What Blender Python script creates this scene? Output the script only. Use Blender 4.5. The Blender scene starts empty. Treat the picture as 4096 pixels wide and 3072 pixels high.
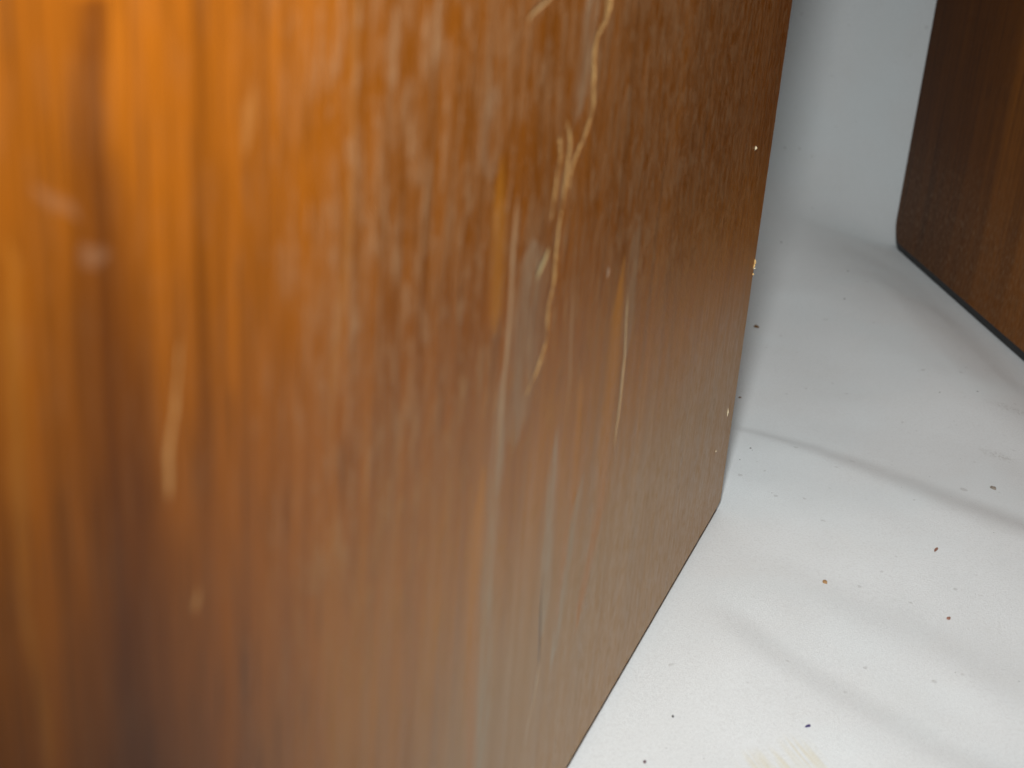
import bpy, bmesh, math, random
from mathutils import Vector, Matrix, noise

S = bpy.context.scene
C = S.collection
rnd = random.Random(7)

# ------------------------------------------------------------------ camera
# metres, z up, the cloth is z = 0, the camera stands at (0, 0, CAM_H)
CAM_H = 0.22
CAM_R = (0.997235336, 0.0272302432, 0.0691389728)
CAM_U = (-0.0743080326, 0.365437757, 0.927865056)
CAM_F = (0.0, 0.930437402, -0.366450871)
cam_data = bpy.data.cameras.new('camera')
cam = bpy.data.objects.new('camera', cam_data)
C.objects.link(cam)
_r, _u, _b = Vector(CAM_R), Vector(CAM_U), -Vector(CAM_F)
cam.matrix_world = Matrix(((_r.x, _u.x, _b.x, 0), (_r.y, _u.y, _b.y, 0), (_r.z, _u.z, _b.z, CAM_H), (0, 0, 0, 1)))
cam_data.sensor_width = 36
cam_data.lens = 45
cam_data.clip_start = 0.01
cam_data.clip_end = 50
cam_data.dof.use_dof = True
cam_data.dof.focus_distance = 0.47
cam_data.dof.aperture_fstop = 18.5
cam_data.dof.aperture_blades = 0
S.camera = cam

# ------------------------------------------------------------------ light
S.view_settings.view_transform = 'Standard'
S.view_settings.look = 'None'
S.view_settings.exposure = 0.0
S.view_settings.gamma = 1.0
world = bpy.data.worlds.new('World')
S.world = world
world.use_nodes = True
world.node_tree.nodes['Background'].inputs[0].default_value = (0.80, 0.95, 1.0, 1)
world.node_tree.nodes['Background'].inputs[1].default_value = 0.01


def lamp(name, kind, loc, target, energy, color):
    d = bpy.data.lights.new(name, kind)
    o = bpy.data.objects.new(name, d)
    C.objects.link(o)
    o.location = loc
    o.rotation_euler = (Vector(target) - Vector(loc)).to_track_quat('-Z', 'Y').to_euler()
    d.energy = energy
    d.color = color
    return o


fl = Vector((0, 0, CAM_H)) + _r * -0.009 + _u * 0.10 + _b * 0.05
flash = lamp('camera_flash', 'SPOT', fl, (0.145, 0.903, -0.045), 11.8, (0.97, 1.0, 1.005))
flash.data.spot_size = math.radians(97)
flash.data.spot_blend = 1.0
flash.data.shadow_soft_size = 0.019
fill = lamp('overhead_fill', 'AREA', (0.20, 0.95, 1.9), (0.2, 0.6, 0), 6.4, (0.97, 1.0, 0.99))  # added fill light overhead, an unseen source placed to brighten the cloth
fill.data.shape = 'DISK'
fill.data.size = 0.8


# ------------------------------------------------------------------ helpers
def tag(o, label=None, cat=None, group=None, kind=None):
    for k, v in (('label', label), ('category', cat), ('group', group), ('kind', kind)):
        if v:
            o[k] = v
    return o


def mesh_obj(name, verts, faces, mat, parent=None, smooth=False):
    me = bpy.data.meshes.new(name)
    me.from_pydata(verts, [], faces)
    me.materials.append(mat)
    if smooth:
        me.shade_smooth()
    me.update()
    o = bpy.data.objects.new(name, me)
    C.objects.link(o)
    if parent:
        o.parent = parent
    return o


def bm_obj(name, bm, mat, parent=None, smooth=False):
    bmesh.ops.recalc_face_normals(bm, faces=bm.faces)
    me = bpy.data.meshes.new(name)
    bm.to_mesh(me)
    bm.free()
    me.materials.append(mat)
    if smooth:
        me.shade_smooth()
    o = bpy.data.objects.new(name, me)
    C.objects.link(o)
    if parent:
        o.parent = parent
    return o


class NT:
    """small wrapper for writing node trees"""
    def __init__(self, name):
        self.m = bpy.data.materials.new(name)
        self.m.use_nodes = True
        self.t = self.m.node_tree
        self.t.nodes.clear()
        self.out = self.t.nodes.new('ShaderNodeOutputMaterial')
        self.p = self.t.nodes.new('ShaderNodeBsdfPrincipled')
        self.t.links.new(self.p.outputs[0], self.out.inputs[0])

    def put(self, sock, v):
        if v is None:
            return
        if hasattr(v, 'is_output'):
            self.t.links.new(v, sock)
        elif isinstance(v, (tuple, list)) and len(v) == 3 and sock.type == 'RGBA':
            sock.default_value = (*v, 1)
        else:
            sock.default_value = v

    def math(self, op, a, b=None, c=None, clamp=False):
        n = self.t.nodes.new('ShaderNodeMath')
        n.operation = op
        n.use_clamp = clamp
        for i, v in enumerate((a, b, c)):
            self.put(n.inputs[i], v)
        return n.outputs[0]

    def ramp01(self, v, lo, hi, olo=0.0, ohi=1.0, smooth=True):
        n = self.t.nodes.new('ShaderNodeMapRange')
        n.interpolation_type = 'SMOOTHSTEP' if smooth else 'LINEAR'
        for i, x in enumerate((v, lo, hi, olo, ohi)):
            self.put(n.inputs[i], x)
        return n.outputs[0]

    def coord(self):
        n = self.t.nodes.new('ShaderNodeTexCoord')
        return n.outputs['Object']

    def sep(self, v):
        n = self.t.nodes.new('ShaderNodeSeparateXYZ')
        self.put(n.inputs[0], v)
        return n.outputs

    def comb(self, x, y, z):
        n = self.t.nodes.new('ShaderNodeCombineXYZ')
        for i, v in enumerate((x, y, z)):
            self.put(n.inputs[i], v)
        return n.outputs[0]

    def noise(self, v, scale=1.0, detail=2.0, rough=0.5, dist=0.0):
        n = self.t.nodes.new('ShaderNodeTexNoise')
        self.put(n.inputs['Vector'], v)
        self.put(n.inputs['Scale'], scale)
        self.put(n.inputs['Detail'], detail)
        self.put(n.inputs['Roughness'], rough)
        self.put(n.inputs['Distortion'], dist)
        return n.outputs[0]

    def colramp(self, fac, stops):
        n = self.t.nodes.new('ShaderNodeValToRGB')
        e = n.color_ramp.elements
        while len(e) < len(stops):
            e.new(0.5)
        for i, (p, c) in enumerate(stops):
            e[i].position = p
            e[i].color = (*c, 1)
        self.put(n.inputs[0], fac)
        return n.outputs[0]

    def mix(self, fac, a, b, mode='MIX'):
        n = self.t.nodes.new('ShaderNodeMix')
        n.data_type = 'RGBA'
        n.blend_type = mode
        self.put(n.inputs[0], fac)
        self.put(n.inputs[6], a)
        self.put(n.inputs[7], b)
        return n.outputs[2]

    def fcurve(self, v, pts):
        n = self.t.nodes.new('ShaderNodeFloatCurve')
        cv = n.mapping.curves[0]
        n.mapping.use_clip = False
        while len(cv.points) < len(pts):
            cv.points.new(0.5, 0.5)
        for p, (x, y) in zip(cv.points, pts):
            p.location = (x, y)
            p.handle_type = 'VECTOR'
        n.mapping.extend = 'HORIZONTAL'
        n.mapping.update()
        self.put(n.inputs[1], v)
        return n.outputs[0]

    def bump(self, h, strength, dist, normal=None):
        n = self.t.nodes.new('ShaderNodeBump')
        self.put(n.inputs['Strength'], strength)
        self.put(n.inputs['Distance'], dist)
        self.put(n.inputs['Height'], h)
        self.put(n.inputs['Normal'], normal)
        return n.outputs[0]

    def set(self, **kw):
        for k, v in kw.items():
            self.put(self.p.inputs[k.replace('_', ' ')], v)
        return self.m


# wear on the near cabinet's veneer: (height, distance from the far edge, half width) in metres
MARKS = {
    'heart': [(0.1056, 0.3497, 0.0075), (0.1248, 0.35, 0.00712), (0.1434, 0.3499, 0.00658), (0.1584, 0.3502, 0.00589), (0.1698, 0.3512, 0.00524), (0.1802, 0.3516, 0.00451), (0.1853, 0.3521, 0.00388), (0.19, 0.3523, 0.00329), (0.1955, 0.3532, 0.00252), (0.2009, 0.353, 0.00216), (0.2077, 0.3516, 0.00199)],
    'left_pale': [(0.121, 0.3638, 0.00055), (0.1345, 0.3637, 0.00053), (0.143, 0.3644, 0.00067), (0.1561, 0.3655, 0.00079), (0.1651, 0.3655, 0.00092), (0.1768, 0.3641, 0.00091), (0.1857, 0.3637, 0.00067), (0.1902, 0.3641, 0)],
    'pale_b': [(0.1549, 0.3431, 0), (0.1566, 0.3427, 0.00068), (0.1637, 0.3421, 0.00058), (0.1691, 0.3412, 0.00045), (0.1732, 0.3408, 0)],
    'pale_c': [(0.1897, 0.3277, 0), (0.1918, 0.3272, 0.001), (0.1955, 0.3269, 0.001), (0.1978, 0.3264, 0)],
    'pale_d': [(0.1472, 0.3079, 0), (0.1543, 0.3075, 0.00071), (0.1643, 0.3059, 0.00138), (0.1774, 0.3041, 0.00137), (0.1869, 0.3036, 0.00089), (0.1993, 0.3039, 0.00131), (0.2051, 0.3032, 0.00162)],
    'smear_a': [(0.1836, 0.3531, 0), (0.1842, 0.3529, 0.00245), (0.1853, 0.3532, 0.00209), (0.1862, 0.3547, 0)],
    'smear_b': [(0.1884, 0.3545, 0), (0.1903, 0.357, 0.00177), (0.1918, 0.3594, 0.00139), (0.1929, 0.3608, 0)],
    'spot_e': [(0.1389, 0.339, 0), (0.1397, 0.3386, 0.00099), (0.1408, 0.3382, 0.00109), (0.142, 0.3379, 0)],
    'scr_a': [(0.1655, 0.2167, 0), (0.1685, 0.2165, 0.00112), (0.1717, 0.2143, 0.0019), (0.1752, 0.2099, 0.0021), (0.1804, 0.2058, 0.00183), (0.1848, 0.2074, 0.00211), (0.1905, 0.2085, 0.00208), (0.1932, 0.2082, 0.00161), (0.1953, 0.2047, 0.00369), (0.1961, 0.203, 0.00151), (0.1984, 0.2023, 0.00358), (0.2016, 0.2024, 0.00482)],
    'scr_b': [(0.1281, 0.2322, 0), (0.1285, 0.2316, 0.00106), (0.1302, 0.2293, 0.00166), (0.1311, 0.2275, 0.00153), (0.1334, 0.225, 0.002), (0.1344, 0.2246, 0.00171), (0.1368, 0.2224, 0.00098), (0.1414, 0.2228, 0.00112), (0.1441, 0.2228, 0.00126), (0.1491, 0.2209, 0.00172), (0.1527, 0.221, 0.00274), (0.1547, 0.2212, 0.00155), (0.1592, 0.2208, 0.00125), (0.1639, 0.2194, 0.00096), (0.168, 0.219, 0.00213), (0.1716, 0.2187, 0.00169), (0.1752, 0.2182, 0.00154), (0.1784, 0.2205, 0.00136), (0.1795, 0.2215, 0)],
    'scr_c': [(0.1615, 0.2254, 0), (0.1629, 0.2252, 0.0012), (0.1661, 0.225, 0.00148), (0.1698, 0.2243, 0.00134), (0.1726, 0.2231, 0.00135), (0.1765, 0.2246, 0.0016), (0.1772, 0.2247, 0)],
    'chip_d': [(0.1516, 0.2308, 0), (0.152, 0.2303, 0.00118), (0.1528, 0.2295, 0.00202), (0.1543, 0.2275, 0.0019), (0.1554, 0.2263, 0.00106), (0.1563, 0.2249, 0)],
    'chip_f': [(0.1989, 0.245, 0), (0.1998, 0.2437, 0.00178), (0.2004, 0.241, 0.00205), (0.2012, 0.2377, 0.00211), (0.2022, 0.2343, 0.0013)],
    'dot_e': [(0.1401, 0.1846, 0), (0.1407, 0.1846, 0.00136), (0.1415, 0.1847, 0.00136), (0.1421, 0.1845, 0)],
    'line_m4': [(0.0898, 0.1638, 0), (0.0958, 0.1635, 0.00082), (0.0997, 0.1631, 0.00129), (0.1037, 0.163, 0.00128), (0.1097, 0.1632, 0.00139), (0.1148, 0.1633, 0.00092), (0.1264, 0.1657, 0.00067), (0.1329, 0.1667, 0)],
    'line_m5': [(0.1221, 0.2449, 0), (0.1294, 0.2444, 0.00064), (0.1357, 0.2439, 0.00077), (0.1484, 0.2436, 0.00081), (0.1601, 0.2442, 0.00092), (0.1668, 0.2444, 0.00054), (0.1697, 0.2435, 0)],
    'line_m5b': [(0.112, 0.2046, 0), (0.1237, 0.2052, 0.00078), (0.1411, 0.2082, 0.00075), (0.1525, 0.2096, 0)],
    'grey_a': [(0.0184, 0.2398, 0.0032), (0.0486, 0.2423, 0.00301), (0.0751, 0.2432, 0.00316), (0.1016, 0.2452, 0.00313), (0.1169, 0.2446, 0.0032), (0.1322, 0.2452, 0.00235), (0.138, 0.2453, 0)],
    'grey_b': [(0.0602, 0.2084, 0), (0.0642, 0.2085, 0.00174), (0.0713, 0.2085, 0.00318), (0.0849, 0.2103, 0.00343), (0.0961, 0.2112, 0.00319), (0.1057, 0.2109, 0.00213), (0.1142, 0.2107, 0)],
    'grey_c': [(0.0452, 0.1992, 0), (0.0515, 0.1981, 0.00209), (0.0642, 0.1952, 0.0031), (0.0823, 0.1928, 0.00308), (0.0879, 0.1908, 0.0025), (0.0934, 0.1887, 0)],
    'grey_d': [(0.1779, 0.2163, 0), (0.1801, 0.2155, 0.0023), (0.1832, 0.2142, 0.00455), (0.1913, 0.2128, 0.00335), (0.1975, 0.2127, 0.0045), (0.2025, 0.2117, 0.00376)],
    'grey_e': [(0.1741, 0.2559, 0), (0.1759, 0.2567, 0.00273), (0.1797, 0.2604, 0.00232), (0.1832, 0.2599, 0.00211), (0.1872, 0.2579, 0.00317), (0.1903, 0.258, 0)],
    'grey_f': [(0.1126, 0.1621, 0), (0.1223, 0.1624, 0.00469), (0.1414, 0.1641, 0.00387), (0.1502, 0.1633, 0)],
    'grey_g': [(0.1184, 0.2355, 0), (0.1235, 0.2352, 0.00494), (0.1335, 0.2346, 0.00765), (0.1484, 0.235, 0.00745), (0.1564, 0.2344, 0.00606), (0.1598, 0.2348, 0)],
    'orange_a': [(0.0222, 0.2444, 0.00307), (0.0522, 0.2473, 0.00288), (0.0883, 0.2516, 0.0029), (0.0993, 0.252, 0.00322), (0.1115, 0.2518, 0.00317), (0.1222, 0.2514, 0)],
    'orange_b': [(0.0515, 0.1981, 0), (0.0645, 0.197, 0.00207), (0.0808, 0.1966, 0.00262), (0.0883, 0.1937, 0.00265), (0.1169, 0.1971, 0.00176), (0.1223, 0.1975, 0)],
    'orange_c': [(0.0453, 0.1813, 0), (0.0551, 0.1793, 0.00301), (0.068, 0.1741, 0.00375), (0.0778, 0.1701, 0.00425), (0.1002, 0.1727, 0.00408), (0.1127, 0.1722, 0.00447), (0.1284, 0.1735, 0.00435), (0.1421, 0.1723, 0)],
    'orange_d': [(0.1459, 0.2507, 0), (0.1503, 0.2503, 0.00242), (0.1617, 0.2511, 0.00259), (0.1705, 0.2521, 0.00231), (0.1789, 0.2524, 0)],
    'crack': [(0.0524, 0.2088, 0), (0.0548, 0.2084, 0.00065), (0.0606, 0.2092, 0.00082), (0.0684, 0.2106, 0.00072), (0.0719, 0.2109, 0.00054), (0.08, 0.2117, 0)],
    'crack_lit': [(0.0337, 0.2141, 0), (0.0399, 0.2129, 0.00055), (0.0433, 0.2108, 0.00056), (0.0485, 0.2094, 0.00074), (0.051, 0.2089, 0.00065), (0.0546, 0.208, 0)],
}


# ------------------------------------------------------------------ materials
def mark(nt, u, v, pts, soft=0.5, k=1.0):
    """mask of one streak or scratch that runs up the veneer"""
    VS, US, WS = 0.25, 0.4, 0.01
    pts = [(max(0.0, a), b, w) for a, b, w in pts]
    vn = nt.math('MULTIPLY', v, 1 / VS)
    uc = nt.fcurve(vn, [(a / VS, b / US) for a, b, w in pts])
    w = nt.fcurve(vn, [(a / VS, w * k / WS) for a, b, w in pts])
    d = nt.math('ABSOLUTE', nt.math('SUBTRACT', u, nt.math('MULTIPLY', uc, US)))
    q = nt.math('DIVIDE', d, nt.math('MAXIMUM', nt.math('MULTIPLY', w, WS), 1e-5))
    lo, hi = pts[0][0], pts[-1][0]
    ends = nt.math('MULTIPLY', nt.ramp01(v, lo - 0.0006, lo + 0.0002) if lo > 0.0005 else 1.0, nt.ramp01(v, hi + 0.0006, hi - 0.0002))
    return nt.math('MULTIPLY', nt.ramp01(q, 1.0 + soft * 0.4, 1.0 - soft, 0.0, 1.0), ends)


def wood(name, near=True):
    nt = NT(name)
    co = nt.sep(nt.coord())
    # grain wanders slowly along the height
    wander = nt.math('MULTIPLY', nt.math('SUBTRACT', nt.noise(nt.comb(nt.math('MULTIPLY', co[0], 14.0), co[1], nt.math('MULTIPLY', co[2], 7.0)), 1, 2), 0.5), 0.0035)
    u = nt.math('ADD', co[0], wander)
    v = co[2]

    def g(su, sv, det=2.0, rough=0.55, off=0.0):
        return nt.noise(nt.comb(nt.math('MULTIPLY_ADD', u, su, off), nt.math('MULTIPLY', co[1], su), nt.math('MULTIPLY', v, sv)), 1, det, rough)
    broad = g(60, 3.0, 2)
    mid = g(230, 7.0, 3, 0.6, 11.0)
    fine = g(1100, 26.0, 2, 0.6, 5.0)
    strand = g(520, 9.0, 3, 0.6, 21.0)
    pores = g(2100, 60.0, 1, 0.5, 3.0)
    t = nt.math('ADD', nt.math('ADD', nt.math('MULTIPLY', broad, 0.36), nt.math('MULTIPLY', strand, 0.38)), nt.math('ADD', nt.math('MULTIPLY', mid, 0.40), nt.math('MULTIPLY', fine, 0.34)))
    t = nt.math('SUBTRACT', t, 0.74)
    if near:
        t = nt.math('MULTIPLY_ADD', t, 1.7, 0.5, clamp=True)
    else:
        figure = nt.ramp01(nt.math('ADD', co[0], nt.math('MULTIPLY', nt.math('SUBTRACT', broad, 0.5), 0.08)), 0.03, 0.20, 0.18, 0.62)
        t = nt.math('MULTIPLY_ADD', t, 0.9, figure, clamp=True)
    if near:
        col = nt.colramp(t, [(0.0, (0.100, 0.027, 0.003)), (0.35, (0.205, 0.057, 0.0045)), (0.62, (0.30, 0.083, 0.0050)), (1.0, (0.42, 0.138, 0.012))])
    else:
        col = nt.colramp(t, [(0.0, (0.055, 0.015, 0.002)), (0.40, (0.15, 0.045, 0.004)), (0.70, (0.25, 0.078, 0.006)), (1.0, (0.36, 0.125, 0.012))])
    # dark pores
    pm = nt.math('MULTIPLY', nt.ramp01(pores, 0.56, 0.70), 0.6)
    col = nt.mix(pm, col, (0.045, 0.015, 0.004))
    h = nt.math('MULTIPLY', fine, 0.5)
    rough = nt.ramp01(mid, 0.3, 0.7, 0.27, 0.36)
    if near:
        jit = nt.math('MULTIPLY', nt.math('SUBTRACT', nt.noise(nt.comb(nt.math('MULTIPLY', co[0], 900), 0.0, nt.math('MULTIPLY', v, 420)), 1, 3, 0.7), 0.5), 0.0019)
        uj = nt.math('ADD', co[0], jit)
        jit2 = nt.math('MULTIPLY', nt.math('SUBTRACT', nt.noise(nt.comb(nt.math('MULTIPLY', co[0], 300), 4.0, nt.math('MULTIPLY', v, 60)), 1, 3, 0.6), 0.5), 0.004)
        us = nt.math('ADD', co[0], jit2)
        brk = nt.ramp01(nt.noise(nt.comb(nt.math('MULTIPLY', co[0], 500), 1.0, nt.math('MULTIPLY', v, 260)), 1, 3, 0.65), 0.36, 0.60)
        soft_brk = nt.ramp01(nt.noise(nt.comb(nt.math('MULTIPLY', co[0], 900), 2.0, nt.math('MULTIPLY', v, 70)), 1, 2, 0.6), 0.30, 0.62)

        def M(k, soft=0.5, w=None, s=1.0):
            return mark(nt, w if w is not None else us, v, MARKS[k], soft, s)
        # growth figure: the dark heart streak and paler bands
        heart = nt.math('MULTIPLY', M('heart', 0.95, None, 1.3), nt.ramp01(g(420, 16, 3, 0.6, 2.0), 0.2, 0.62, 0.55, 1.0))
        col = nt.mix(nt.math('MULTIPLY', heart, 0.76), col, (0.070, 0.018, 0.004))
        for k, a in (('left_pale', 0.3), ('pale_b', 0.45), ('pale_c', 0.2), ('pale_d', 0.2), ('spot_e', 0.5), ('smear_a', 0.22), ('smear_b', 0.18)):
            c = (0.50, 0.19, 0.025) if k == 'left_pale' else (0.70, 0.40, 0.15) if k == 'pale_b' else (0.36, 0.21, 0.12) if k[:3] == 'sme' else (0.52, 0.27, 0.09)
            col = nt.mix(nt.math('MULTIPLY', M(k, 0.9), a), col, c)
        # rubbed finish: pale dry patches, elongated along the grain
        zone = nt.math('MULTIPLY', nt.ramp01(co[0], 0.335, 0.295), nt.ramp01(v, 0.105, 0.150))
        n1 = nt.noise(nt.comb(nt.math('MULTIPLY', co[0], 480), 0.0, nt.math('MULTIPLY', v, 85)), 1, 4, 0.68)
        n2 = nt.noise(nt.comb(nt.math('MULTIPLY', co[0], 38), 8.0, nt.math('MULTIPLY', v, 30)), 1, 2, 0.5)
        sc = nt.math('MULTIPLY', nt.ramp01(nt.math('ADD', n1, nt.math('MULTIPLY', n2, 0.5)), 0.68, 0.95), zone)
        n3 = nt.noise(nt.comb(nt.math('MULTIPLY', co[0], 470), 3.0, nt.math('MULTIPLY', v, 88)), 1, 4, 0.72)
        sc2 = nt.math('MULTIPLY', nt.math('MULTIPLY', nt.ramp01(n3, 0.49, 0.63), nt.ramp01(co[0], 0.335, 0.295, 0.10, 1.0)), nt.ramp01(v, 0.05, 0.13, 0.25, 1.0))
        n4 = nt.noise(nt.comb(nt.math('MULTIPLY', co[0], 700), 7.0, nt.math('MULTIPLY', v, 165)), 1, 4, 0.75)
        sc3 = nt.math('MULTIPLY', nt.ramp01(n4, 0.48, 0.60), nt.ramp01(co[0], 0.24, 0.15, 0.0, 1.0))
        rub = nt.math('MAXIMUM', nt.math('MAXIMUM', nt.math('MULTIPLY', sc, 0.7), sc2), sc3)
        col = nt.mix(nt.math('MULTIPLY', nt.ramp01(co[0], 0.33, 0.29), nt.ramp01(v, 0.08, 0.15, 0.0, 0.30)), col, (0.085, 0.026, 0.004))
        col = nt.mix(nt.math('MULTIPLY', rub, 0.58), col, (0.33, 0.195, 0.10))
        sheened = nt.math('MULTIPLY', nt.math('MULTIPLY', nt.ramp01(co[0], 0.340, 0.295), nt.ramp01(v, 0.160, 0.085)), nt.ramp01(g(160, 14, 3, 0.65, 31.0), 0.30, 0.70, 0.40, 0.72))  # lower side painted lighter to stand in for the cloth's reflected sheen
        sheened2 = nt.math('MULTIPLY', nt.math('MULTIPLY', nt.ramp01(co[0], 0.300, 0.235), nt.ramp01(v, 0.115, 0.055)), 0.55)  # greyer share of that reflected sheen, put into the colour nearer the base
        col = nt.mix(sheened, col, (0.48, 0.205, 0.042))
        col = nt.mix(sheened2, col, (0.40, 0.265, 0.125))
        for k, a in (('orange_a', 0.7), ('orange_b', 0.8), ('orange_c', 0.8), ('orange_d', 0.5)):
            col = nt.mix(nt.math('MULTIPLY', M(k, 0.95, None, 1.3), a), col, (0.44, 0.165, 0.018))
        for k, a in (('grey_a', 0.55), ('grey_b', 0.72), ('grey_c', 0.66), ('grey_d', 0.42), ('grey_e', 0.24), ('grey_f', 0.35), ('grey_g', 0.4)):
            col = nt.mix(nt.math('MULTIPLY', nt.math('MULTIPLY', M(k, 0.9, None, 1.3), soft_brk), a), col, (0.37, 0.295, 0.195))
        for k, a in (('line_m5', 0.45), ('line_m5b', 0.25)):
            col = nt.mix(nt.math('MULTIPLY', M(k, 0.6, co[0]), a), col, (0.60, 0.42, 0.24))
        # deep scratches down to the bare wood
        deep = None
        for k, a in (('scr_a', 1.0), ('scr_b', 0.95), ('scr_c', 0.9)):
            q = nt.math('MULTIPLY', nt.math('MULTIPLY', M(k, 0.6, uj, 0.58), nt.ramp01(brk, 0, 1, 0.30, 1.0)), a)
            deep = q if deep is None else nt.math('MAXIMUM', deep, q)
        col = nt.mix(deep, col, (0.58, 0.34, 0.13))
        for k, c in (('chip_d', (0.46, 0.37, 0.18)), ('chip_f', (0.42, 0.27, 0.12)), ('dot_e', (0.52, 0.36, 0.25)), ('line_m4', (0.70, 0.50, 0.28)), ('crack_lit', (0.60, 0.48, 0.35))):
            q = nt.math('MULTIPLY', M(k, 0.7, co[0], 0.8), 0.85)
            col = nt.mix(q, col, c)
            deep = nt.math('MAXIMUM', deep, q)
        ck = M('crack', 0.5, co[0])
        col = nt.mix(nt.math('MULTIPLY', ck, 0.5), col, (0.05, 0.02, 0.01))
        h = nt.math('ADD', h, nt.math('MULTIPLY', rub, 0.35))
        h = nt.math('SUBTRACT', h, nt.math('MULTIPLY', nt.math('MAXIMUM', deep, ck), 1.6))
        rough = nt.math('ADD', rough, nt.math('MULTIPLY', nt.math('MAXIMUM', deep, nt.math('MULTIPLY', rub, 0.5)), 0.3))
    else:
        sp = nt.ramp01(nt.noise(nt.comb(nt.math('MULTIPLY', co[0], 420), 0.0, nt.math('MULTIPLY', v, 260)), 1, 2, 0.6), 0.70, 0.78)
        band = nt.ramp01(v, 0.095, 0.04, 0.15, 1.0)
        sp = nt.math('MULTIPLY', sp, band)
        col = nt.mix(nt.math('MULTIPLY', sp, 0.40), col, (0.55, 0.42, 0.30))
        veil = nt.ramp01(nt.noise(nt.comb(nt.math('MULTIPLY', co[0], 1300), 5.0, nt.math('MULTIPLY', v, 210)), 1, 3, 0.65), 0.46, 0.64)  # mottled pale veil of the floor's reflection, painted into the lower colour
        col = nt.mix(nt.math('MULTIPLY', nt.math('MULTIPLY', veil, band), 0.34), col, (0.36, 0.24, 0.14))
    if not near:
        return nt.set(Base_Color=col, Roughness=0.5, Specular_IOR_Level=0.16, Normal=nt.bump(h, 0.25, 0.0004), IOR=1.35)
    return nt.set(Base_Color=col, Roughness=rough, Normal=nt.bump(h, 0.45, 0.0004), IOR=1.25, Specular_Tint=(1.0, 0.93, 0.74))


def plain(name, color, rough=0.6, var=0.25, scale=400.0):
    nt = NT(name)
    n = nt.noise(nt.coord(), scale, 3, 0.6)
    c2 = tuple(min(1.0, x * (1 + var)) for x in color)
    c1 = tuple(x * (1 - var) for x in color)
    return nt.set(Base_Color=nt.mix(n, c1, c2), Roughness=rough, Normal=nt.bump(n, 0.2, 0.0003))


def cloth_material():
    nt = NT('woven_white_cloth')
    xyz = nt.coord()
    co = nt.sep(xyz)
    # twill: two thread directions about 0.45 mm apart, uneven
    k = 2 * math.pi / 0.00047
    warp = nt.math('MULTIPLY', nt.math('SUBTRACT', nt.noise(xyz, 240, 2), 0.5), 3.0)
    a = nt.math('SINE', nt.math('ADD', nt.math('MULTIPLY', nt.math('ADD', nt.math('MULTIPLY', co[0], 0.80), nt.math('MULTIPLY', co[1], 0.60)), k), warp))
    b = nt.math('SINE', nt.math('ADD', nt.math('MULTIPLY', nt.math('SUBTRACT', nt.math('MULTIPLY', co[0], 0.60), nt.math('MULTIPLY', co[1], 0.80)), k * 0.8), warp))
    weave = nt.math('MULTIPLY', a, b)
    thread = nt.noise(xyz, 1300, 3, 0.7)
    col = nt.mix(nt.ramp01(weave, -1, 1, 0, 1, False), (0.65, 0.664, 0.664), (0.86, 0.876, 0.876))
    col = nt.mix(nt.math('MULTIPLY', nt.ramp01(thread, 0.44, 0.66), 0.42), col, (0.60, 0.60, 0.59))
    # slight soiling
    soil = nt.noise(xyz, 22, 4, 0.6)
    col = nt.mix(nt.math('MULTIPLY', nt.ramp01(soil, 0.48, 0.70), 0.09), col, (0.62, 0.60, 0.55))
    cool = nt.noise(nt.comb(co[0], co[1], 4.0), 14, 2, 0.5)
    col = nt.mix(nt.math('MULTIPLY', nt.ramp01(cool, 0.45, 0.65), 0.35), col, (0.74, 0.79, 0.80))

    def blob(x, y, rx, ry, rot=0.0):
        dx = nt.math('SUBTRACT', co[0], x)
        dy = nt.math('SUBTRACT', co[1], y)
        cr, sr = math.cos(rot), math.sin(rot)
        p = nt.math('ADD', nt.math('MULTIPLY', dx, cr / rx), nt.math('MULTIPLY', dy, sr / rx))
        q = nt.math('ADD', nt.math('MULTIPLY', dx, -sr / ry), nt.math('MULTIPLY', dy, cr / ry))
        return nt.ramp01(nt.math('SQRT', nt.math('ADD', nt.math('MULTIPLY', p, p), nt.math('MULTIPLY', q, q))), 1.0, 0.1)
    # yellow rubbed stain at the front, grey smudges near the far cabinet
    streak = nt.ramp01(nt.noise(nt.comb(nt.math('MULTIPLY', nt.math('ADD', nt.math('MULTIPLY', co[0], 0.93), nt.math('MULTIPLY', co[1], 0.37)), 520), nt.math('MULTIPLY', co[1], 30), 0.0), 1, 2), 0.40, 0.62)
    st = nt.math('MULTIPLY', nt.math('MAXIMUM', blob(0.0790, 0.2895, 0.013, 0.009), blob(0.0885, 0.2935, 0.008, 0.012, 0.5)), streak)
    col = nt.mix(nt.math('MULTIPLY', st, 0.45), col, (0.66, 0.58, 0.36))
    grain = nt.ramp01(nt.noise(xyz, 900, 2, 0.6), 0.46, 0.62)
    sm = nt.math('MULTIPLY', nt.math('MAXIMUM', blob(0.2340, 0.5620, 0.012, 0.006, -0.5), nt.math('MAXIMUM', blob(0.2140, 0.5150, 0.012, 0.005, -0.6), blob(0.2045, 0.4420, 0.010, 0.004, -0.6))), grain)
    col = nt.mix(nt.math('MULTIPLY', sm, 0.45), col, (0.30, 0.28, 0.25))
    tick = nt.ramp01(nt.noise(xyz, 210, 1, 0.4), 0.745, 0.80)
    col = nt.mix(nt.math('MULTIPLY', tick, 0.35), col, (0.34, 0.33, 0.31))
    hgt = nt.math('ADD', nt.math('MULTIPLY', weave, 0.3), thread)
    return nt.set(Base_Color=col, Roughness=0.75, Sheen_Weight=0.08, Specular_IOR_Level=0.25, Normal=nt.bump(hgt, 0.5, 0.00025))


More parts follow.
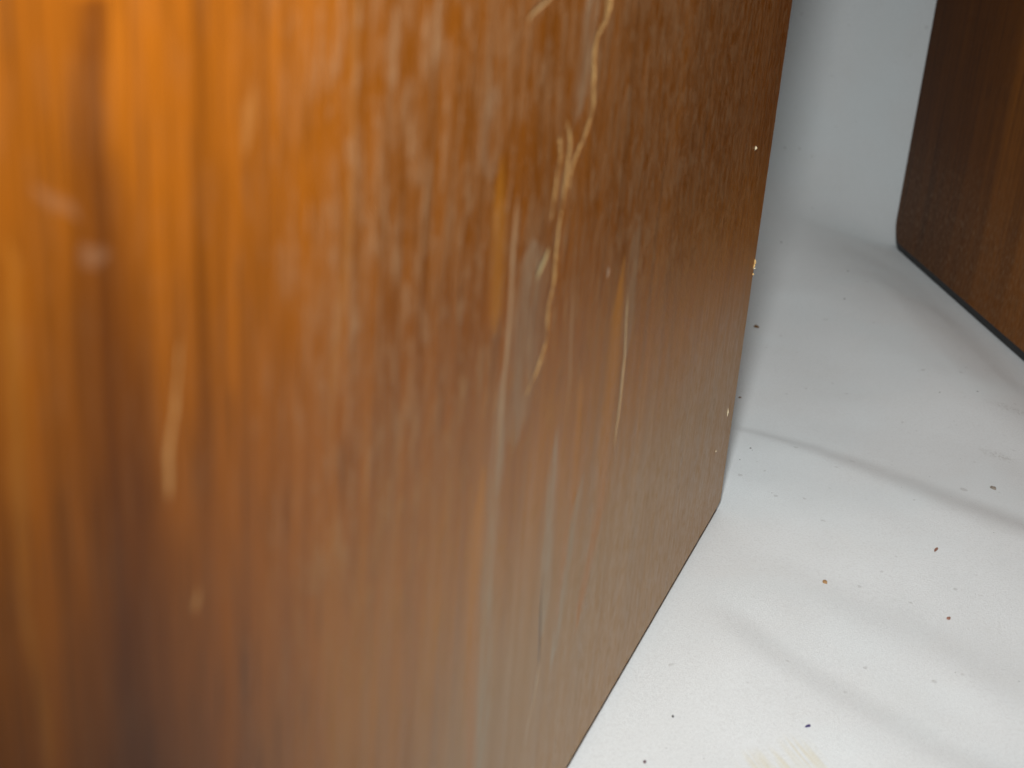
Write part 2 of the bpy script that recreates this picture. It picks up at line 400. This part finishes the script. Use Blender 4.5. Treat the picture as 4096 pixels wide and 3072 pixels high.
M_NEAR = wood('figured_brown_veneer', True)
M_FAR = wood('dark_brown_veneer', False)
M_EDGE = plain('dark_brown_edge', (0.018, 0.010, 0.007), 0.8)
M_BLACK = plain('black_vinyl', (0.010, 0.010, 0.011), 0.55)
M_CLOTH = cloth_material()
M_RAW = plain('bare_torn_wood', (0.72, 0.46, 0.18), 0.45, 0.35, 3000.0)
M_CREAM = plain('cream_torn_wood', (0.80, 0.68, 0.45), 0.5, 0.25, 3000.0)

# ------------------------------------------------------------------ cloth
FOLD_A = [(-0.30, 0.700), (0.02, 0.556), (0.0996, 0.5236), (0.1084, 0.5190), (0.1304, 0.5058), (0.1517, 0.4875), (0.1685, 0.4713), (0.1845, 0.4560), (0.2004, 0.4419), (0.260, 0.390), (0.50, 0.21)]
FOLD_B = [(0.02, 0.430), (0.067, 0.3791), (0.0727, 0.3688), (0.0876, 0.3450), (0.1041, 0.3265), (0.1198, 0.3117), (0.126, 0.3025), (0.136, 0.2948), (0.20, 0.250), (0.4, 0.13)]
FOLD_C = [(0.088, 0.40), (0.105, 0.385), (0.140, 0.345), (0.175, 0.315), (0.25, 0.25)]


def sstep(a, b, x):
    t = min(1.0, max(0.0, (x - a) / (b - a)))
    return t * t * (3 - 2 * t)


def poly_dist(x, y, P):
    """signed distance to the polyline (positive beyond it) and the place along it"""
    best = (9.0, 0.0, 0.0)
    for i in range(len(P) - 1):
        (x0, y0), (x1, y1) = P[i], P[i + 1]
        dx, dy = x1 - x0, y1 - y0
        l2 = dx * dx + dy * dy
        t = min(1.0, max(0.0, ((x - x0) * dx + (y - y0) * dy) / l2))
        ex, ey = x - x0 - t * dx, y - y0 - t * dy
        d = math.hypot(ex, ey)
        if d < best[0]:
            s = d if (dx * ey - dy * ex) > 0 else -d
            best = (d, s, x0 + t * dx)
    return best[1], best[2]


def fold_height(x, y):
    if y < 0.05 or x > 0.55 or x < -0.2:
        return 0.0
    z = 0.0
    s, along = poly_dist(x, y, FOLD_A)
    amp = 0.0042 * sstep(0.09, 0.19, along) + 0.0013 * sstep(0.06, 0.10, along)
    amp *= 1 - sstep(0.30, 0.42, along)
    w = 0.0056 + 0.0125 * sstep(0.09, 0.20, along)
    z += amp * (1 - sstep(-w, w, s)) * sstep(-0.095, -0.004, s)
    s, along = poly_dist(x, y, FOLD_B)
    amp = 0.0016 * sstep(0.045, 0.08, along) * (1 - sstep(0.25, 0.35, along))
    z += amp * (1 - sstep(-0.009, 0.009, s)) * sstep(-0.06, -0.006, s)
    s, along = poly_dist(x, y, FOLD_C)
    z += 0.0008 * sstep(0.09, 0.13, along) * math.exp(-(s / 0.014) ** 2)
    # shallow unevenness and a slight hollow in front of the far cabinet
    dx, dy = x - 0.2580827, y - 0.8646253
    df = -0.99844812 * dx - 0.05568972 * dy
    z += 0.008 * sstep(0.0, 0.055, df) * (1 - sstep(0.05, 0.13, df)) * sstep(0.84, 0.68, y) * sstep(0.50, 0.60, y)
    n = noise.noise(Vector((x * 24, y * 24, 3.3))) * 0.0007 + noise.noise(Vector((x * 70 + 5, y * 40, 1.3))) * 0.00028
    z += n
    # flat where the cabinets press it down
    dx, dy = x - 0.0834569, y - 0.4445423
    un, vn = -0.34794658 * dx - 0.93751436 * dy, 0.93751436 * dx - 0.34794658 * dy
    k = sstep(0.003, 0.032, math.hypot(min(0.0, un), max(0.0, vn)))
    dx, dy = x - 0.2580827, y - 0.8646253
    uf, vf = 0.05568972 * dx - 0.99844812 * dy, -0.99844812 * dx - 0.05568972 * dy
    k2 = sstep(0.0, 0.03, math.hypot(min(0.0, uf + 0.012), max(0.0, vf)))
    return z * k * k2


Y0, RAD, RISE = 0.86, 0.20, 0.15


def press(x, y, s):
    """0 where the far cabinet holds the rising cloth down"""
    dx, dy = x - 0.2580827, y - 0.8646253
    uf, vf = 0.05568972 * dx - 0.99844812 * dy, -0.99844812 * dx - 0.05568972 * dy
    k = sstep(-0.012, 0.125, math.hypot(min(0.0, uf + 0.012), max(0.0, vf)))
    return 1 - (1 - k) * (1 - sstep(0.87, 1.06, s))


def surf_z(x, y):
    return fold_height(x, y) + RISE * max(0.0, y - 0.46) ** 2 * press(x, y, y)


def cloth_point(x, s):
    if s <= Y0:
        return (x, s, surf_z(x, s) - 0.0002)
    z0 = RISE * (Y0 - 0.46) ** 2
    a0 = math.atan(2 * RISE * (Y0 - 0.46))
    amax = math.radians(84)
    a = min(amax, a0 + (s - Y0) / RAD)
    y, z = Y0 + RAD * (math.sin(a) - math.sin(a0)), z0 + RAD * (math.cos(a0) - math.cos(a))
    e = s - Y0 - RAD * (amax - a0)
    if e > 0:
        y += e * math.cos(amax)
        z += e * math.sin(amax)
    wob = noise.noise(Vector((x * 7, s * 5, 9.1))) * 0.006 * sstep(0.85, 1.1, s)
    return (x, y + wob, z * press(x, y, s) + fold_height(x, min(y, Y0)) * (1 - sstep(0.80, 0.95, s)) - 0.0002)


def axis(segs):
    out = []
    for a, b, st in segs:
        n = max(1, round((b - a) / st))
        out += [a + (b - a) * i / n for i in range(n)]
    return out + [segs[-1][1]]


XS = axis([(-0.9, -0.1, 0.05), (-0.1, 0.02, 0.01), (0.02, 0.27, 0.002), (0.27, 0.4, 0.008), (0.4, 1.3, 0.05)])
SS = axis([(-0.5, 0.2, 0.03), (0.2, 0.62, 0.002), (0.62, 0.88, 0.006), (0.88, 1.3, 0.012), (1.3, 2.1, 0.05)])
nx = len(XS)
cv = [cloth_point(x, s) for s in SS for x in XS]
cf = [(j * nx + i, j * nx + i + 1, (j + 1) * nx + i + 1, (j + 1) * nx + i) for j in range(len(SS) - 1) for i in range(nx - 1)]
cloth = mesh_obj('white_cloth', cv, cf, M_CLOTH, smooth=True)
tag(cloth, 'white woven cloth spread under both wooden cabinets and rising behind them, creased and dusty', 'cloth')


# ------------------------------------------------------------------ cabinets
def rounded_outline(x0, x1, z0, z1, r, seg=10):
    pts = []
    for cx, cz, a0 in ((x1 - r, z0 + r, -90), (x1 - r, z1 - r, 0), (x0 + r, z1 - r, 90), (x0 + r, z0 + r, 180)):
        for i in range(seg + 1):
            a = math.radians(a0 + 90 * i / seg)
            pts.append((cx + r * math.cos(a), cz + r * math.sin(a)))
    return pts


def slab(outline, y0, y1, bevel=0.0, bevel_y=None):
    """extrude an (x, z) outline from y0 to y1; the y1 side gets a small round edge"""
    bm = bmesh.new()
    n = len(outline)
    cx = sum(p[0] for p in outline) / n
    cz = sum(p[1] for p in outline) / n
    rings = [(y0, 0.0)]
    if bevel:
        s = 1 if y1 > y0 else -1
        for i in range(4):
            a = math.radians(90 * i / 3)
            rings.append((y1 - s * bevel * (1 - math.sin(a)), bevel * (1 - math.cos(a))))
    else:
        rings.append((y1, 0.0))
    loops = []
    for y, ins in rings:
        lp = []
        for i, (x, z) in enumerate(outline):
            if ins:
                a, b = outline[i - 1], outline[(i + 1) % n]
                tx, tz = b[0] - a[0], b[1] - a[1]
                l = math.hypot(tx, tz) or 1
                x, z = x - tz / l * ins, z + tx / l * ins
            lp.append(bm.verts.new((x, y, z)))
        loops.append(lp)
    for a, b in zip(loops, loops[1:]):
        for i in range(n):
            bm.faces.new((a[i], a[(i + 1) % n], b[(i + 1) % n], b[i]))
    bm.faces.new(loops[0])
    bm.faces.new(loops[-1])
    return bm


# near cabinet: local x runs from the far edge towards the viewer, y out of the visible side
near = bpy.data.objects.new('wooden_cabinet', None)
C.objects.link(near)
near.location = (0.0834569, 0.4445423, 0)
near.rotation_euler = (0, 0, math.atan2(-0.93751436, -0.34794658))
tag(near, 'near wooden cabinet with a long pale scratch down its scuffed orange brown side', 'cabinet', 'wooden cabinets standing on the cloth')
LEN, HGT, WID = 0.56, 0.46, 0.30
body = slab([(0.0012, 0.0), (LEN, 0.0), (LEN, HGT), (0.0012, HGT)], -WID, -0.0022)
bm_obj('carcass', body, M_EDGE, near)
# the side panel has a slightly ragged lower edge and a sharp, nibbled far edge
out = []
N = 120
for i in range(N + 1):
    x = 0.0005 + (LEN - 0.0005) * (i / N) ** 1.6
    out.append((x, 0.0026 + 0.00028 * noise.noise(Vector((x * 140, 2.0, 0))) + 0.0010 * math.exp(-x / 0.003)))
out += [(LEN, HGT)]
for i in range(N + 1):
    z = HGT - (HGT - 0.0036) * (i / N)
    out.append((0.00035 * noise.noise(Vector((5.0, z * 160, 0))) * (1 if z < 0.2 else 0), z))
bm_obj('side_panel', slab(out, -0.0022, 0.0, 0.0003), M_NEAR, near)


def splinter(name, x, z, l, w, lift, ang, mat, parent, y=0.0, sgn=1, label=None):
    """a torn sliver of veneer, pointed at both ends and lifted in the middle"""
    bm = bmesh.new()
    k = 7
    top, lo = [], []
    for i in range(k):
        t = i / (k - 1)
        ww = w * math.sin(math.pi * t) ** 0.7 * rnd.uniform(0.7, 1.2) + 0.00003
        px, pz = (t - 0.5) * l * math.sin(ang), (t - 0.5) * l * math.cos(ang)
        q = lift * math.sin(math.pi * t) * rnd.uniform(0.6, 1.3)
        nx_, nz_ = math.cos(ang), -math.sin(ang)
        top.append((bm.verts.new((x + px - nx_ * ww / 2, y + sgn * 0.00005, z + pz - nz_ * ww / 2)),
                    bm.verts.new((x + px, y + sgn * (0.0001 + q), z + pz)),
                    bm.verts.new((x + px + nx_ * ww / 2, y + sgn * 0.00005, z + pz + nz_ * ww / 2))))
    for a, b in zip(top, top[1:]):
        bm.faces.new((a[0], b[0], b[1], a[1]))
        bm.faces.new((a[1], b[1], b[2], a[2]))
        bm.faces.new((a[2], b[2], b[0], a[0]))
    o = bm_obj(name, bm, mat, parent)
    if label:
        o['label'] = label
    return o


for x, z, l, w, lift, ang, mt in (
        (0.0297, 0.1443, 0.0014, 0.0022, 0.0005, 0.4, M_CREAM),
        (0.0010, 0.0990, 0.0022, 0.0012, 0.0007, 0.2, M_RAW),
        (0.0016, 0.0976, 0.0018, 0.0014, 0.0006, -0.5, M_RAW),
        (0.0006, 0.0966, 0.0012, 0.0010, 0.0006, 0.8, M_CREAM),
        (0.0012, 0.0944, 0.0009, 0.0008, 0.0005, 0.1, M_RAW),
        (0.0122, 0.0446, 0.0036, 0.0011, 0.0003, 0.10, M_CREAM),
        (0.0250, 0.0341, 0.0008, 0.0009, 0.0002, 0.0, M_CREAM)):
    splinter('splinter', x, z, l, w, lift, ang, mt, near)

# far cabinet: local x runs from its far edge towards the viewer, y away from the gap
far = bpy.data.objects.new('wooden_cabinet', None)
C.objects.link(far)
far.location = (0.2580827, 0.8646253, 0)
far.rotation_euler = (0, 0, math.atan2(-0.99844812, 0.05568972))
tag(far, 'far wooden cabinet with dark brown veneer, a rounded lower corner and a black base strip', 'cabinet', 'wooden cabinets standing on the cloth')
FL, FH, FW = 0.52, 0.44, 0.28
bm_obj('carcass', slab(rounded_outline(-0.0118, FL, 0.0, FH, 0.0165), 0.0010, FW), M_BLACK, far)
bm_obj('side_panel', slab(rounded_outline(-0.0114, FL - 0.0008, 0.0046, FH - 0.0008, 0.0150, 12), 0.0030, 0.0, 0.0008), M_FAR, far)


# ------------------------------------------------------------------ crumbs on the cloth
def flake(name, x, y, l, w, t, rot, mat, label, cat, tilt=0.15, seed=0):
    r = random.Random(seed + 31)
    bm = bmesh.new()
    k = 12
    l, w = l * 0.88, w * 0.88
    lo, hi = [], []
    for i in range(k):
        a = 2 * math.pi * i / k
        q = r.uniform(0.72, 1.15)
        px, py = math.cos(a) * l / 2 * q, math.sin(a) * w / 2 * q * (1 - 0.35 * abs(math.cos(a)) ** 3)
        lo.append(bm.verts.new((px, py, 0)))
        hi.append(bm.verts.new((px * 0.86, py * 0.80, t * r.uniform(0.6, 1.1))))
    c = bm.verts.new((0, 0, t * 1.15))
    for i in range(k):
        j = (i + 1) % k
        bm.faces.new((lo[i], lo[j], hi[j], hi[i]))
        bm.faces.new((hi[i], hi[j], c))
    bm.faces.new(lo[::-1])
    o = bm_obj(name, bm, mat)
    o.location = (x, y, surf_z(x, y) - 0.0001)
    o.rotation_euler = (0, 0, rot)
    tag(o, label, cat)
    return o


P = plain
M_PURPLE = P('purple_fleck', (0.030, 0.014, 0.13), 0.5)
M_ORANGE = P('orange_wood_chip', (0.36, 0.20, 0.08), 0.6, 0.45, 2500)
M_RED = P('reddish_wood_sliver', (0.30, 0.14, 0.095), 0.6, 0.4, 2500)
M_BROWN = P('brown_wood_chip', (0.22, 0.11, 0.03), 0.6, 0.5, 2500)
M_GREY = P('grey_brown_flake', (0.24, 0.20, 0.16), 0.7, 0.4, 2500)
M_DARK = P('dark_crumb', (0.035, 0.032, 0.032), 0.7, 0.4, 2500)
M_PLUM = P('plum_crumb', (0.10, 0.05, 0.06), 0.7, 0.4, 2500)
flake('plastic_sliver', 0.0916, 0.3068, 0.0027, 0.0010, 0.00035, 0.62, M_PURPLE, 'thin dark purple sliver lying alone on the white cloth near the bottom edge', 'sliver', seed=1)
flake('wood_chip', 0.1140, 0.3932, 0.0020, 0.0026, 0.0006, 0.3, M_ORANGE, 'small orange brown angular wood chip on the open cloth right of the near cabinet', 'wood chip', seed=2)
flake('wood_sliver', 0.1591, 0.4176, 0.0044, 0.0012, 0.0004, 0.98, M_RED, 'narrow reddish wood sliver on the cloth just below the dark crease', 'wood sliver', seed=3)
flake('wood_chip', 0.1517, 0.3742, 0.0022, 0.0015, 0.0004, 0.5, M_RED, 'short reddish wood chip on the cloth below the longer reddish sliver', 'wood chip', seed=4)
flake('wood_chip', 0.1284, 0.6539, 0.0030, 0.0042, 0.0007, 0.9, M_BROWN, 'brown wood chip lying between the cabinets beside the near cabinet edge', 'wood chip', seed=5)
flake('wood_chip', 0.1070, 0.5590, 0.0013, 0.0018, 0.0004, 2.2, M_BROWN, 'tiny brown chip touching the near cabinet edge above the dark crease', 'wood chip', seed=6)
flake('husk_flake', 0.2015, 0.4817, 0.0024, 0.0038, 0.0008, 0.75, M_GREY, 'oval grey brown flake on the cloth above the dark crease at the right', 'flake', seed=7)
flake('dark_crumb', 0.0531, 0.3082, 0.0009, 0.0010, 0.0004, 0.4, M_DARK, 'black crumb on the cloth near the near cabinet lower edge', 'crumb', seed=8)
flake('plum_crumb', 0.0435, 0.2867, 0.0013, 0.0010, 0.0005, 0.4, M_PLUM, 'plum brown crumb at the bottom of the cloth beside the cabinet', 'crumb', seed=9)

# loose dust: far too many specks to count, one object
dv, df = [], []
fixed = [(0.1032, 0.4994, 0.0013), (0.1036, 0.4972, 0.0007), (0.0972, 0.4881, 0.0009), (0.2036, 0.5718, 0.0010), (0.2226, 0.5752, 0.0013), (0.1632, 0.339, 0.0007), (0.1623, 0.374, 0.0005), (0.1653, 0.3899, 0.0005), (0.1204, 0.306, 0.0005), (0.0600, 0.2900, 0.0006), (0.0500, 0.2935, 0.0006), (0.2000, 0.7600, 0.0016), (0.185, 0.70, 0.0016), (0.165, 0.80, 0.002)]
for _ in range(110):
    y = 0.27 + 0.58 * rnd.random() ** 1.2
    x = rnd.uniform(0.03, 0.27)
    fixed.append((x, y, rnd.choice((0.00018, 0.00022, 0.0003, 0.0003, 0.00045, 0.0006)) * (0.6 + y)))
for x, y, r_ in fixed:
    if -0.9375 * (x - 0.0835) + 0.348 * (y - 0.4445) > -0.001 and y < 0.46:
        continue
    if 0.9984 * (x - 0.2584) + 0.0557 * (y - 0.8646) > -0.001:
        continue
    z = surf_z(x, y) - 0.0002
    b = len(dv)
    a0 = rnd.uniform(0, 6.3)
    el = rnd.uniform(0.5, 1.0)
    for i in range(5):
        a = a0 + i * 1.2566
        dv.append((x + math.cos(a) * r_ * 0.5, y + math.sin(a) * r_ * 0.5 * el, z - 0.0001))
    dv.append((x, y, z + r_ * 0.3))
    df += [(b + i, b + (i + 1) % 5, b + 5) for i in range(5)]
dust = mesh_obj('dust', dv, df, plain('grey_dust', (0.10, 0.095, 0.09), 0.8))
tag(dust, 'fine dark dust specks scattered over the white cloth', 'dust', kind='stuff')
